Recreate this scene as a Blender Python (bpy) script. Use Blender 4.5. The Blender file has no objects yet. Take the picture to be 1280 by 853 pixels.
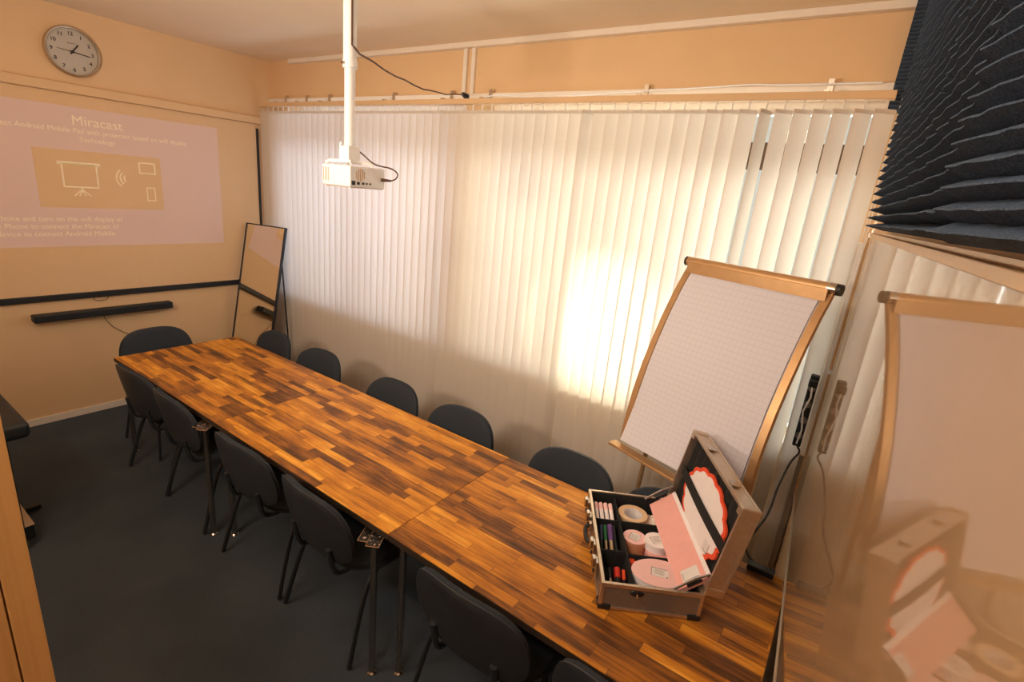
import bpy, bmesh, math, random
from mathutils import Vector, Matrix
random.seed(7)
S = bpy.context.scene
COL = S.collection
R = math.radians
PI = math.pi

# ------------------------------------------------------------------ camera
cam_d = bpy.data.cameras.new('camera'); cam = bpy.data.objects.new('camera', cam_d); COL.objects.link(cam)
right = Vector((0.81297816, 0.57450819, 0.09490442))
down = Vector((0.23851307, -0.17986707, -0.95433713))
fwd = Vector((-0.53120432, 0.79849118, -0.28325572))
cam.matrix_world = Matrix(((right.x, -down.x, -fwd.x, 5.033), (right.y, -down.y, -fwd.y, 0.0),
                           (right.z, -down.z, -fwd.z, 2.13), (0, 0, 0, 1)))
cam_d.sensor_width = 36; cam_d.lens = 634.956 / 1280 * 36; cam_d.clip_start = 0.02
S.camera = cam

# ------------------------------------------------------------------ world and lights
W = bpy.data.worlds.new('sky'); S.world = W; W.use_nodes = True
bg = W.node_tree.nodes['Background']; bg.inputs[0].default_value = (0.98, 0.93, 0.84, 1); bg.inputs[1].default_value = 0.72

def area(name, loc, target, sx, sy, power, color, spread=180):
    l = bpy.data.lights.new(name, 'AREA'); l.shape = 'RECTANGLE'; l.size = sx; l.size_y = sy
    l.energy = power; l.color = color; l.spread = R(spread)
    o = bpy.data.objects.new(name, l); COL.objects.link(o); o.location = loc
    d = Vector(target) - Vector(loc); o.rotation_euler = d.to_track_quat('-Z', 'Y').to_euler()
    return o
# daylight outside the two window openings
area('daylight_west', (1.2, 4.1, 1.9), (1.2, 3.0, 1.75), 2.3, 1.9, 135, (0.66, 0.74, 1.0))
area('daylight_east', (3.8, 4.1, 1.9), (3.8, 3.0, 1.8), 2.5, 1.9, 140, (1.0, 0.99, 0.94))
# small lamp added close behind the blinds to make their bright patch
sp = bpy.data.lights.new('blind_hotspot_lamp', 'AREA'); sp.shape = 'DISK'; sp.size = 0.10; sp.energy = 27; sp.color = (1.0, 0.93, 0.72)
so = bpy.data.objects.new('blind_hotspot_lamp', sp); COL.objects.link(so); so.location = (3.75, 3.42, 1.30)
so.rotation_euler = Vector((-0.1, -1, 0.1)).to_track_quat('-Z', 'Y').to_euler()
# unseen warm fill lights, added to tint and brighten the room
area('warm_fill', (3.7, -0.6, 2.93), (3.2, 2.1, 0.8), 1.3, 0.35, 23, (1.0, 0.83, 0.64))
area('warm_fill_east', (4.5, -0.45, 2.95), (4.7, 1.2, 1.2), 0.6, 0.3, 9, (1.0, 0.88, 0.76))  # added to lift the case, flip chart paper and foam
area('ceiling_fill', (2.8, -0.3, 2.1), (2.9, 1.6, 3.07), 0.5, 0.3, 42, (1.0, 0.82, 0.62))  # added to brighten the ceiling from below

S.view_settings.view_transform = 'Standard'; S.view_settings.look = 'None'
S.view_settings.gamma = 1.0; S.view_settings.use_curve_mapping = False
S.view_settings.exposure = 0.0
S.cycles.use_denoising = True
S.cycles.max_bounces = 10; S.cycles.diffuse_bounces = 6; S.cycles.glossy_bounces = 4
S.cycles.transmission_bounces = 8; S.cycles.transparent_max_bounces = 12
S.cycles.sample_clamp_indirect = 6.0

# ------------------------------------------------------------------ materials
def nd(nt, t, **kw):
    n = nt.nodes.new(t)
    for k, v in kw.items():
        if k == 'op': n.operation = v
        elif k == 'ins':
            for i, x in v.items(): n.inputs[i].default_value = x
        else: setattr(n, k, v)
    return n
def mat(name, col, rough=0.6, metal=0.0, var=0.05, scale=20.0, bump=0.0, trans=0.0, emit=None, spec=0.5, coat=0.0):
    m = bpy.data.materials.new(name); m.use_nodes = True; nt = m.node_tree
    b = nt.nodes['Principled BSDF']
    tc = nd(nt, 'ShaderNodeTexCoord'); no = nd(nt, 'ShaderNodeTexNoise', ins={'Scale': scale, 'Detail': 3.0})
    nt.links.new(tc.outputs['Object'], no.inputs['Vector'])
    cr = nd(nt, 'ShaderNodeValToRGB')
    cr.color_ramp.elements[0].position = 0.3; cr.color_ramp.elements[1].position = 0.7
    cr.color_ramp.elements[0].color = tuple(c * (1 - var) for c in col[:3]) + (1,)
    cr.color_ramp.elements[1].color = tuple(min(1, c * (1 + var)) for c in col[:3]) + (1,)
    nt.links.new(no.outputs['Fac'], cr.inputs['Fac']); nt.links.new(cr.outputs['Color'], b.inputs['Base Color'])
    b.inputs['Roughness'].default_value = rough; b.inputs['Metallic'].default_value = metal
    b.inputs['Specular IOR Level'].default_value = spec
    b.inputs['Coat Weight'].default_value = coat
    if bump:
        bp = nd(nt, 'ShaderNodeBump', ins={'Strength': bump, 'Distance': 0.004})
        nt.links.new(no.outputs['Fac'], bp.inputs['Height']); nt.links.new(bp.outputs['Normal'], b.inputs['Normal'])
    if emit:
        b.inputs['Emission Color'].default_value = (*emit[:3], 1); b.inputs['Emission Strength'].default_value = emit[3]
    if trans:
        out = nt.nodes['Material Output']; tr = nd(nt, 'ShaderNodeBsdfTranslucent'); tr.inputs[0].default_value = (0.85, 0.82, 0.78, 1)
        mx = nd(nt, 'ShaderNodeMixShader'); mx.inputs[0].default_value = trans
        nt.links.new(b.outputs[0], mx.inputs[1]); nt.links.new(tr.outputs[0], mx.inputs[2]); nt.links.new(mx.outputs[0], out.inputs[0])
    return m

M = {}
M['wall'] = mat('wall_paint', (0.74, 0.52, 0.305), 0.85, var=0.02, scale=3, bump=0.05)
M['ceil'] = mat('ceiling_paint', (0.86, 0.72, 0.55), 0.8, var=0.02, scale=2)
M['trim'] = mat('trim_paint', (0.80, 0.74, 0.66), 0.5, var=0.02)
M['screen'] = mat('screen_cloth', (0.75, 0.525, 0.31), 0.8, var=0.01)
M['black'] = mat('black_plastic', (0.011, 0.015, 0.021), 0.5, var=0.1)
M['blackm'] = mat('black_metal', (0.012, 0.016, 0.022), 0.4, var=0.1)
M['fabric'] = mat('charcoal_fabric', (0.034, 0.042, 0.055), 0.95, var=0.3, scale=400, bump=0.4, spec=0.2)
M['shell'] = mat('chair_shell', (0.026, 0.031, 0.040), 0.45, var=0.1)
M['tube'] = mat('chair_tube', (0.022, 0.027, 0.034), 0.35, var=0.1)
M['chrome'] = mat('chrome', (0.55, 0.5, 0.45), 0.22, 1.0, var=0.03)
M['slat'] = mat('blind_fabric', (0.85, 0.78, 0.71), 0.9, var=0.015, scale=60, trans=0.42, spec=0.1)
M['white'] = mat('white_plastic', (0.82, 0.84, 0.88), 0.35, var=0.02)
M['whitep'] = mat('white_powder_coat', (0.84, 0.86, 0.90), 0.3, var=0.02)
M['alu'] = mat('brushed_aluminium', (0.62, 0.52, 0.42), 0.35, 0.85, var=0.06, scale=60)
M['gold'] = mat('champagne_aluminium', (0.58, 0.36, 0.18), 0.38, 0.55, var=0.05)
M['casep'] = mat('case_panel', (0.24, 0.215, 0.20), 0.35, 0.5, var=0.08, scale=150)
M['lining'] = mat('black_lining', (0.012, 0.013, 0.014), 0.9, var=0.3, scale=80, bump=0.3)
M['pink'] = mat('pink_card', (0.88, 0.46, 0.44), 0.7, var=0.03)
M['pinkl'] = mat('light_pink_card', (0.90, 0.60, 0.62), 0.7, var=0.03)
M['whitec'] = mat('white_card', (0.92, 0.88, 0.92), 0.7, var=0.02)
M['salmon'] = mat('orange_card', (0.82, 0.36, 0.20), 0.7, var=0.05)
M['redc'] = mat('red_card_edge', (0.85, 0.09, 0.03), 0.6, var=0.08, scale=40)
M['label'] = mat('label_paper', (0.80, 0.78, 0.80), 0.6, var=0.03)
M['ink'] = mat('label_ink', (0.03, 0.02, 0.03), 0.6)
M['tape'] = mat('masking_tape', (0.80, 0.58, 0.36), 0.6, var=0.03)
M['green'] = mat('green_cap', (0.02, 0.16, 0.06), 0.4); M['purple'] = mat('purple_cap', (0.14, 0.07, 0.28), 0.4)
M['red'] = mat('red_cap', (0.6, 0.03, 0.02), 0.4); M['navy'] = mat('dark_blue_cap', (0.02, 0.03, 0.08), 0.4)
M['foam'] = mat('acoustic_foam', (0.080, 0.115, 0.175), 1.0, var=0.35, scale=300, bump=0.6, spec=0.1)
M['mirror'] = mat('mirror_glass', (0.86, 0.80, 0.70), 0.015, 1.0, var=0.0)
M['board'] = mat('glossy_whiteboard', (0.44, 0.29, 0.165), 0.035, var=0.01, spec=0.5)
M['boardframe'] = mat('board_frame', (0.62, 0.40, 0.20), 0.4, 0.3, var=0.03)
M['lamp_glass'] = mat('window_glass', (0.9, 0.95, 0.95), 0.0)
M['brown'] = mat('brown_window_frame', (0.10, 0.055, 0.03), 0.5)
M['clockface'] = mat('clock_face', (0.50, 0.47, 0.42), 0.5, var=0.02)
M['cable'] = mat('black_cable', (0.02, 0.02, 0.022), 0.5)
M['browncable'] = mat('brown_cable', (0.10, 0.05, 0.03), 0.5)
M['img'] = mat('projected_light', (0.68, 0.50, 0.39), 0.8, var=0.02, scale=2, emit=(0.62, 0.42, 0.52, 0.09))  # projector's light painted as tint and faint glow, also the two below
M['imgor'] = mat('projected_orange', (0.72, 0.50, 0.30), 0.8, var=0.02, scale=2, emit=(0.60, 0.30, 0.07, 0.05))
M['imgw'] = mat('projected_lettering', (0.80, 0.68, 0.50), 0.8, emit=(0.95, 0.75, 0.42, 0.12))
M['paper2'] = mat('crumpled_film', (0.75, 0.66, 0.60), 0.4, var=0.15, scale=60, bump=0.6)

def glass_mat():
    m = bpy.data.materials.new('pane_glass'); m.use_nodes = True; nt = m.node_tree; nt.nodes.clear()
    o = nd(nt, 'ShaderNodeOutputMaterial'); t = nd(nt, 'ShaderNodeBsdfTransparent'); g = nd(nt, 'ShaderNodeBsdfGlossy', ins={'Roughness': 0.02})
    t.inputs[0].default_value = (0.93, 0.96, 0.95, 1)
    mx = nd(nt, 'ShaderNodeMixShader'); f = nd(nt, 'ShaderNodeFresnel', ins={'IOR': 1.45})
    nt.links.new(f.outputs[0], mx.inputs[0]); nt.links.new(t.outputs[0], mx.inputs[1]); nt.links.new(g.outputs[0], mx.inputs[2]); nt.links.new(mx.outputs[0], o.inputs[0])
    return m
M['glass'] = glass_mat()

def math_n(nt, op, a, b=None, c=None):
    n = nd(nt, 'ShaderNodeMath', op=op)
    for i, v in enumerate((a, b, c)):
        if v is None: continue
        if isinstance(v, (int, float)): n.inputs[i].default_value = v
        else: nt.links.new(v, n.inputs[i])
    return n.outputs[0]

def block_wood(name, wid=0.042, lng=0.33, stops=None, seed=0.0, rough=0.42, spec=0.22):
    """butcher-block: strips along object X, random staves, grain"""
    m = bpy.data.materials.new(name); m.use_nodes = True; nt = m.node_tree; b = nt.nodes['Principled BSDF']
    tc = nd(nt, 'ShaderNodeTexCoord'); sx = nd(nt, 'ShaderNodeSeparateXYZ'); nt.links.new(tc.outputs['Object'], sx.inputs[0])
    X, Y = sx.outputs[0], sx.outputs[1]
    row = math_n(nt, 'FLOOR', math_n(nt, 'DIVIDE', math_n(nt, 'ADD', Y, seed), wid))
    wn = nd(nt, 'ShaderNodeTexWhiteNoise', noise_dimensions='1D'); nt.links.new(row, wn.inputs['W'])
    off = math_n(nt, 'MULTIPLY', wn.outputs['Value'], 3.7)
    warp = math_n(nt, 'ADD', 0.75, math_n(nt, 'MULTIPLY', wn.outputs['Value'], 0.6))
    cellf = math_n(nt, 'ADD', math_n(nt, 'DIVIDE', X, math_n(nt, 'MULTIPLY', warp, lng)), off)
    cell = math_n(nt, 'FLOOR', cellf)
    cb = nd(nt, 'ShaderNodeCombineXYZ'); nt.links.new(row, cb.inputs[0]); nt.links.new(cell, cb.inputs[1]); cb.inputs[2].default_value = seed
    w2 = nd(nt, 'ShaderNodeTexWhiteNoise', noise_dimensions='3D'); nt.links.new(cb.outputs[0], w2.inputs['Vector'])
    # grain
    cb2 = nd(nt, 'ShaderNodeCombineXYZ')
    nt.links.new(math_n(nt, 'ADD', math_n(nt, 'MULTIPLY', X, 2.6), math_n(nt, 'MULTIPLY', w2.outputs['Value'], 30)), cb2.inputs[0])
    nt.links.new(math_n(nt, 'MULTIPLY', Y, 42.0), cb2.inputs[1]); cb2.inputs[2].default_value = seed
    n1 = nd(nt, 'ShaderNodeTexNoise', ins={'Scale': 1.3, 'Detail': 5.0, 'Roughness': 0.6, 'Distortion': 0.6}); nt.links.new(cb2.outputs[0], n1.inputs['Vector'])
    cb3 = nd(nt, 'ShaderNodeCombineXYZ')
    nt.links.new(math_n(nt, 'MULTIPLY', X, 5.0), cb3.inputs[0]); nt.links.new(math_n(nt, 'MULTIPLY', Y, 14.0), cb3.inputs[1])
    n2 = nd(nt, 'ShaderNodeTexNoise', ins={'Scale': 1.0, 'Detail': 3.0}); nt.links.new(cb3.outputs[0], n2.inputs['Vector'])
    v = math_n(nt, 'ADD', math_n(nt, 'MULTIPLY', w2.outputs['Value'], 0.60), math_n(nt, 'MULTIPLY', math_n(nt, 'SUBTRACT', n1.outputs['Fac'], 0.5), 1.05))
    v = math_n(nt, 'ADD', v, math_n(nt, 'MULTIPLY', math_n(nt, 'SUBTRACT', n2.outputs['Fac'], 0.5), 0.75))
    v = math_n(nt, 'ADD', v, 0.19)
    cr = nd(nt, 'ShaderNodeValToRGB'); e = cr.color_ramp.elements
    stops = stops or [(0.0, (0.065, 0.030, 0.015)), (0.25, (0.19, 0.075, 0.020)), (0.5, (0.44, 0.165, 0.022)), (0.72, (0.66, 0.27, 0.028)), (1.0, (0.90, 0.46, 0.07))]
    e[0].position, e[0].color = stops[0][0], (*stops[0][1], 1); e[1].position, e[1].color = stops[-1][0], (*stops[-1][1], 1)
    for p, c in stops[1:-1]:
        q = e.new(p); q.color = (*c, 1)
    nt.links.new(v, cr.inputs[0])
    # joints
    fy = math_n(nt, 'FRACT', math_n(nt, 'DIVIDE', math_n(nt, 'ADD', Y, seed), wid)); fx = math_n(nt, 'FRACT', cellf)
    j = math_n(nt, 'MAXIMUM', math_n(nt, 'LESS_THAN', fy, 0.03), math_n(nt, 'LESS_THAN', fx, 0.006))
    mx = nd(nt, 'ShaderNodeMix', data_type='RGBA'); nt.links.new(math_n(nt, 'MULTIPLY', j, 0.45), mx.inputs[0])
    nt.links.new(cr.outputs[0], mx.inputs[6]); mx.inputs[7].default_value = (0.05, 0.02, 0.01, 1)
    nt.links.new(mx.outputs[2], b.inputs['Base Color'])
    b.inputs['Roughness'].default_value = rough; b.inputs['Specular IOR Level'].default_value = spec
    bp = nd(nt, 'ShaderNodeBump', ins={'Strength': 0.12, 'Distance': 0.002}); nt.links.new(n1.outputs['Fac'], bp.inputs['Height']); nt.links.new(bp.outputs[0], b.inputs['Normal'])
    return m

def carpet_mat():
    m = bpy.data.materials.new('dark_blue_carpet'); m.use_nodes = True; nt = m.node_tree; b = nt.nodes['Principled BSDF']
    tc = nd(nt, 'ShaderNodeTexCoord'); n1 = nd(nt, 'ShaderNodeTexNoise', ins={'Scale': 260.0, 'Detail': 4.0}); nt.links.new(tc.outputs['Object'], n1.inputs['Vector'])
    n2 = nd(nt, 'ShaderNodeTexNoise', ins={'Scale': 3.0, 'Detail': 3.0}); nt.links.new(tc.outputs['Object'], n2.inputs['Vector'])
    v = math_n(nt, 'ADD', math_n(nt, 'MULTIPLY', n1.outputs['Fac'], 0.7), math_n(nt, 'MULTIPLY', n2.outputs['Fac'], 0.3))
    cr = nd(nt, 'ShaderNodeValToRGB'); cr.color_ramp.elements[0].position = 0.3; cr.color_ramp.elements[1].position = 0.7
    cr.color_ramp.elements[0].color = (0.034, 0.047, 0.066, 1); cr.color_ramp.elements[1].color = (0.096, 0.118, 0.148, 1)
    nt.links.new(v, cr.inputs[0]); nt.links.new(cr.outputs[0], b.inputs['Base Color'])
    b.inputs['Roughness'].default_value = 1.0; b.inputs['Specular IOR Level'].default_value = 0.1
    bp = nd(nt, 'ShaderNodeBump', ins={'Strength': 0.6, 'Distance': 0.004}); nt.links.new(n1.outputs['Fac'], bp.inputs['Height']); nt.links.new(bp.outputs[0], b.inputs['Normal'])
    return m
M['carpet'] = carpet_mat()
M['oak'] = block_wood('light_oak_veneer', wid=2.0, lng=9.0, stops=[(0.0, (0.52, 0.30, 0.11)), (1.0, (0.78, 0.50, 0.21))], rough=0.45)

def grid_paper():
    m = bpy.data.materials.new('squared_paper'); m.use_nodes = True; nt = m.node_tree; b = nt.nodes['Principled BSDF']
    uv = nd(nt, 'ShaderNodeUVMap'); uv.uv_map = 'UVMap'; sx = nd(nt, 'ShaderNodeSeparateXYZ'); nt.links.new(uv.outputs[0], sx.inputs[0])
    a = math_n(nt, 'LESS_THAN', math_n(nt, 'FRACT', math_n(nt, 'DIVIDE', sx.outputs[0], 0.025)), 0.07)
    c = math_n(nt, 'LESS_THAN', math_n(nt, 'FRACT', math_n(nt, 'DIVIDE', sx.outputs[1], 0.025)), 0.09)
    mx = nd(nt, 'ShaderNodeMix', data_type='RGBA'); nt.links.new(math_n(nt, 'MULTIPLY', math_n(nt, 'MAXIMUM', a, c), 0.5), mx.inputs[0])
    mx.inputs[6].default_value = (0.72, 0.73, 0.84, 1); mx.inputs[7].default_value = (0.53, 0.52, 0.62, 1)
    nt.links.new(mx.outputs[2], b.inputs['Base Color']); b.inputs['Roughness'].default_value = 0.7
    return m
M['paper'] = grid_paper()

def speckle():
    m = bpy.data.materials.new('speckled_black_stone'); m.use_nodes = True; nt = m.node_tree; b = nt.nodes['Principled BSDF']
    tc = nd(nt, 'ShaderNodeTexCoord'); n = nd(nt, 'ShaderNodeTexNoise', ins={'Scale': 75.0, 'Detail': 2.0}); nt.links.new(tc.outputs['Object'], n.inputs['Vector'])
    cr = nd(nt, 'ShaderNodeValToRGB'); cr.color_ramp.elements[0].position = 0.61; cr.color_ramp.elements[1].position = 0.68
    cr.color_ramp.elements[0].color = (0.002, 0.002, 0.002, 1); cr.color_ramp.elements[1].color = (0.7, 0.55, 0.5, 1)
    nt.links.new(n.outputs['Fac'], cr.inputs[0]); nt.links.new(cr.outputs[0], b.inputs['Base Color']); b.inputs['Roughness'].default_value = 0.3
    return m
M['speckle'] = speckle()
M['edgeband'] = mat('dark_edge_band', (0.035, 0.022, 0.015), 0.6, var=0.2)

# ------------------------------------------------------------------ mesh helpers
class MB:
    def __init__(s): s.bm = bmesh.new()
    def box(s, x0, y0, z0, x1, y1, z1, mtx=None, bev=0.0, seg=2):
        g = bmesh.ops.create_cube(s.bm, size=1.0)['verts']
        for v in g: v.co = Vector((x0 + (v.co.x + .5) * (x1 - x0), y0 + (v.co.y + .5) * (y1 - y0), z0 + (v.co.z + .5) * (z1 - z0)))
        if bev:
            es = list({e for v in g for e in v.link_edges})
            r = bmesh.ops.bevel(s.bm, geom=es, offset=bev, segments=seg, affect='EDGES', profile=0.5)
            g = list({v for v in r['verts']} | {v for v in g if v.is_valid})
        if mtx is not None:
            for v in g: v.co = mtx @ v.co
        return s
    def tube(s, pts, r, n=10, sx=1.0, cap=True):
        pts = [Vector(p) for p in pts]; rings = []; up0 = None
        rr = r if isinstance(r, (list, tuple)) else [r] * len(pts)
        for i, p in enumerate(pts):
            t = (pts[min(i + 1, len(pts) - 1)] - pts[max(i - 1, 0)]).normalized()
            if up0 is None:
                a = Vector((0, 0, 1)) if abs(t.z) < 0.9 else Vector((1, 0, 0)); u = t.cross(a).normalized()
            else:
                u = (up0 - t * up0.dot(t)).normalized()
            up0 = u; w = t.cross(u)
            rings.append([s.bm.verts.new(p + (u * math.cos(2 * PI * k / n) * sx + w * math.sin(2 * PI * k / n)) * rr[i]) for k in range(n)])
        for a, b in zip(rings, rings[1:]):
            for k in range(n): s.bm.faces.new((a[k], a[(k + 1) % n], b[(k + 1) % n], b[k]))
        if cap:
            s.bm.faces.new(rings[0][::-1]); s.bm.faces.new(rings[-1])
        return s
    def lathe(s, prof, n=24, mtx=None):
        rings = []
        for r, z in prof:
            if r < 1e-6: rings.append([s.bm.verts.new((0, 0, z))])
            else: rings.append([s.bm.verts.new((r * math.cos(2 * PI * k / n), r * math.sin(2 * PI * k / n), z)) for k in range(n)])
        for a, b in zip(rings, rings[1:]):
            for k in range(n):
                k2 = (k + 1) % n
                if len(a) == 1 and len(b) == 1: break
                if len(a) == 1: s.bm.faces.new((a[0], b[k2], b[k]))
                elif len(b) == 1: s.bm.faces.new((a[k], a[k2], b[0]))
                else: s.bm.faces.new((a[k], a[k2], b[k2], b[k]))
        if mtx is not None:
            for rg in rings:
                for v in rg: v.co = mtx @ v.co
        return s
    def prism(s, poly, z0, z1, mtx=None):
        a = [s.bm.verts.new((x, y, z0)) for x, y in poly]; b = [s.bm.verts.new((x, y, z1)) for x, y in poly]
        n = len(poly); s.bm.faces.new(a[::-1]); s.bm.faces.new(b)
        for k in range(n): s.bm.faces.new((a[k], a[(k + 1) % n], b[(k + 1) % n], b[k]))
        if mtx is not None:
            for v in a + b: v.co = mtx @ v.co
        return s
    def grid(s, rows, thick=None, uvs=None):
        """rows of points -> sheet; thick = vector offset function(i,j) for a closed slab"""
        A = [[s.bm.verts.new(p) for p in r] for r in rows]
        uvl = s.bm.loops.layers.uv.new('UVMap') if uvs else None
        nr, nc = len(A), len(A[0])
        def f(vs, ij=None):
            q = s.bm.faces.new(vs)
            if uvl and ij:
                for l, (i, j) in zip(q.loops, ij): l[uvl].uv = uvs[i][j]
        for i in range(nr - 1):
            for j in range(nc - 1): f((A[i][j], A[i][j + 1], A[i + 1][j + 1], A[i + 1][j]), ((i, j), (i, j + 1), (i + 1, j + 1), (i + 1, j)))
        if thick is not None:
            B = [[s.bm.verts.new(Vector(rows[i][j]) + Vector(thick)) for j in range(nc)] for i in range(nr)]
            for i in range(nr - 1):
                for j in range(nc - 1): f((B[i][j], B[i + 1][j], B[i + 1][j + 1], B[i][j + 1]), ((i, j), (i + 1, j), (i + 1, j + 1), (i, j + 1)))
            for i in range(nr - 1):
                f((A[i][0], A[i + 1][0], B[i + 1][0], B[i][0])); f((A[i][-1], B[i][-1], B[i + 1][-1], A[i + 1][-1]))
            for j in range(nc - 1):
                f((A[0][j], B[0][j], B[0][j + 1], A[0][j + 1])); f((A[-1][j], A[-1][j + 1], B[-1][j + 1], B[-1][j]))
        return s
    def build(s, name, m, parent=None, smooth=False, loc=None):
        bmesh.ops.recalc_face_normals(s.bm, faces=s.bm.faces)
        me = bpy.data.meshes.new(name); s.bm.to_mesh(me); s.bm.free()
        if smooth:
            for p in me.polygons: p.use_smooth = True
            try: me.set_sharp_from_angle(angle=R(40))
            except Exception: pass
        me.materials.append(m)
        o = bpy.data.objects.new(name, me); COL.objects.link(o)
        if parent: o.parent = parent
        if loc: o.location = loc
        return o

def empty(name, loc, rz, label, cat, group=None):
    o = bpy.data.objects.new(name, None); COL.objects.link(o); o.location = loc; o.rotation_euler = (0, 0, rz)
    o.empty_display_size = 0.1
    return tag(o, label, cat, group)
def tag(o, label, cat, group=None):
    o['label'] = label; o['category'] = cat
    if group: o['group'] = group
    return o
def struct(o): o['kind'] = 'structure'; return o
def dup(root, loc, rz, label, group=None):
    r = root.copy(); COL.objects.link(r); r.location = loc; r.rotation_euler = (0, 0, rz); r['label'] = label
    if group: r['group'] = group
    for ch in list(root.children):
        c = ch.copy(); COL.objects.link(c); c.parent = r
        for g in ch.children:
            d = g.copy(); COL.objects.link(d); d.parent = c
    return r
def text_mesh(name, body, size, m, mtx, parent=None, bold=0.0, ax='CENTER', ext=0.0006):
    cu = bpy.data.curves.new(name, 'FONT'); cu.body = body; cu.size = size; cu.align_x = ax; cu.align_y = 'CENTER'; cu.extrude = ext; cu.offset = bold
    t = bpy.data.objects.new(name + '_tmp', cu); COL.objects.link(t)
    dg = bpy.context.evaluated_depsgraph_get(); me = bpy.data.meshes.new_from_object(t.evaluated_get(dg))
    bpy.data.objects.remove(t); bpy.data.curves.remove(cu)
    me.name = name; me.transform(mtx); me.materials.clear(); me.materials.append(m)
    o = bpy.data.objects.new(name, me); COL.objects.link(o)
    if parent: o.parent = parent
    return o
def frame_mtx(o, x, y, z):
    return Matrix(((x[0], y[0], z[0], o[0]), (x[1], y[1], z[1], o[1]), (x[2], y[2], z[2], o[2]), (0, 0, 0, 1)))

# ------------------------------------------------------------------ room shell
H = 3.068; YW = 2.994; YN = -0.95
PA, PB = 5.2314, -0.0725            # right partition: X = PA + PB*Y
def px(y): return PA + PB * y
pang = math.atan(PB)                # partition frame: local u along +Y, n into the room (-X)
PU = Vector((PB, 1, 0)).normalized(); PN = Vector((-1, PB, 0)).normalized()
struct(MB().box(-0.15, YN - .15, -0.1, 5.6, 3.3, 0.0).build('floor', M['carpet']))
struct(MB().box(-0.15, YN - .15, H, 5.6, 3.3, H + 0.1).build('ceiling', M['ceil']))
struct(MB().box(-0.12, YN - .12, 0, 0.0, 3.3, H).build('wall_far', M['wall']))
struct(MB().box(0, YN - .12, 0, 5.6, YN, H).build('wall_near', M['wall']))
# window wall with two openings (one mesh: parapet, lintel, piers)
w = MB()
w.box(0, YW, 0, 5.4, YW + .26, 0.93); w.box(0, YW, 2.70, 5.4, YW + .26, H)
w.box(0, YW, 0.93, 0.26, YW + .26, 2.70); w.box(2.46, YW, 0.93, 2.60, YW + .26, 2.70); w.box(4.97, YW, 0.93, 5.4, YW + .26, 2.70)
struct(w.build('wall_window', M['wall']))
w = MB(); w.prism([(px(YN), YN), (px(YW), YW), (px(YW) + .12, YW), (px(YN) + .12, YN)], 0, H)
struct(w.build('wall_right', M['wall']))
def window(n, x0, x1, mull):
    z0, z1 = 0.93, 2.70; y0, y1 = YW + .14, YW + .20
    f = MB(); t = .06
    f.box(x0, y0, z0, x1, y1, z0 + t); f.box(x0, y0, z1 - t, x1, y1, z1)
    f.box(x0, y0, z0 + t, x0 + t, y1, z1 - t); f.box(x1 - t, y0, z0 + t, x1, y1, z1 - t)
    for m_ in mull: f.box(m_ - .03, y0, z0 + t, m_ + .03, y1, z1 - t)
    o = struct(f.build('window_%d' % n, M['trim']))
    struct(MB().box(x0 + t, y0 + .025, z0 + t, x1 - t, y0 + .031, z1 - t).build('glass_pane', M['glass'], o))
    struct(MB().box(x0 + t, y0 - .02, 2.36, x1 - t, y0 - .002, 2.50).build('transom_rail', M['brown'], o))
    return o
window(1, 0.26, 2.46, [1.36]); window(2, 2.60, 4.97, [3.60])
struct(MB().box(0.26, YW - .03, .93, 4.97, YW + .14, .955).build('trim_1', M['trim']))     # window board
# baseboards
struct(MB().box(0, YN, 0, 0.012, YW, 0.055).build('baseboard_far', M['trim']))
struct(MB().box(0.012, YW - .012, 0, 5.0, YW, 0.055).build('baseboard_window', M['trim']))
# ceiling-line trunking over the window, and ledge under the lintel
struct(MB().box(0.35, YW - .045, H - .035, 5.0, YW, H, bev=.004).build('trim_2', M['trim']))
struct(MB().box(0.0, YW - .035, 2.70, 5.0, YW, 2.745, bev=.004).build('trim_3', M['trim']))
# boxed wall duct on the far wall over the screen, and the corner casing
struct(MB().box(0.0, YN, 2.50, 0.045, YW, 2.565, bev=.006).build('trim_4', M['wall']))
struct(MB().box(0.0, YW - .12, 0, 0.03, YW, 2.50).build('trim_5', M['wall']))

for i, x in enumerate((2.435, 2.508)):
    o = MB().box(x - .016, YW - .022, 2.745, x + .016, YW, H - .035, bev=.003).build('cable_trunking', M['trim'])
    tag(o, ('left' if i == 0 else 'right') + ' one of the two white vertical cable ducts above the blinds', 'cable duct', 'white vertical cable ducts')

# ------------------------------------------------------------------ far wall: screen, image, bar, clock
scr = empty('projection_screen', (0, 0, 0), 0, 'wide white projection screen on the far wall with black bottom bar and black right edge', 'projection screen')
MB().box(0.001, -0.55, 1.03, 0.012, 2.815, 2.495).build('screen_surface', M['screen'], scr)
MB().box(0.001, -0.55, 0.985, 0.035, 2.835, 1.03, bev=.004).build('bottom_bar', M['black'], scr)
MB().box(0.001, 2.815, 1.03, 0.03, 2.832, 2.46, bev=.002).build('side_edge', M['black'], scr)

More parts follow.
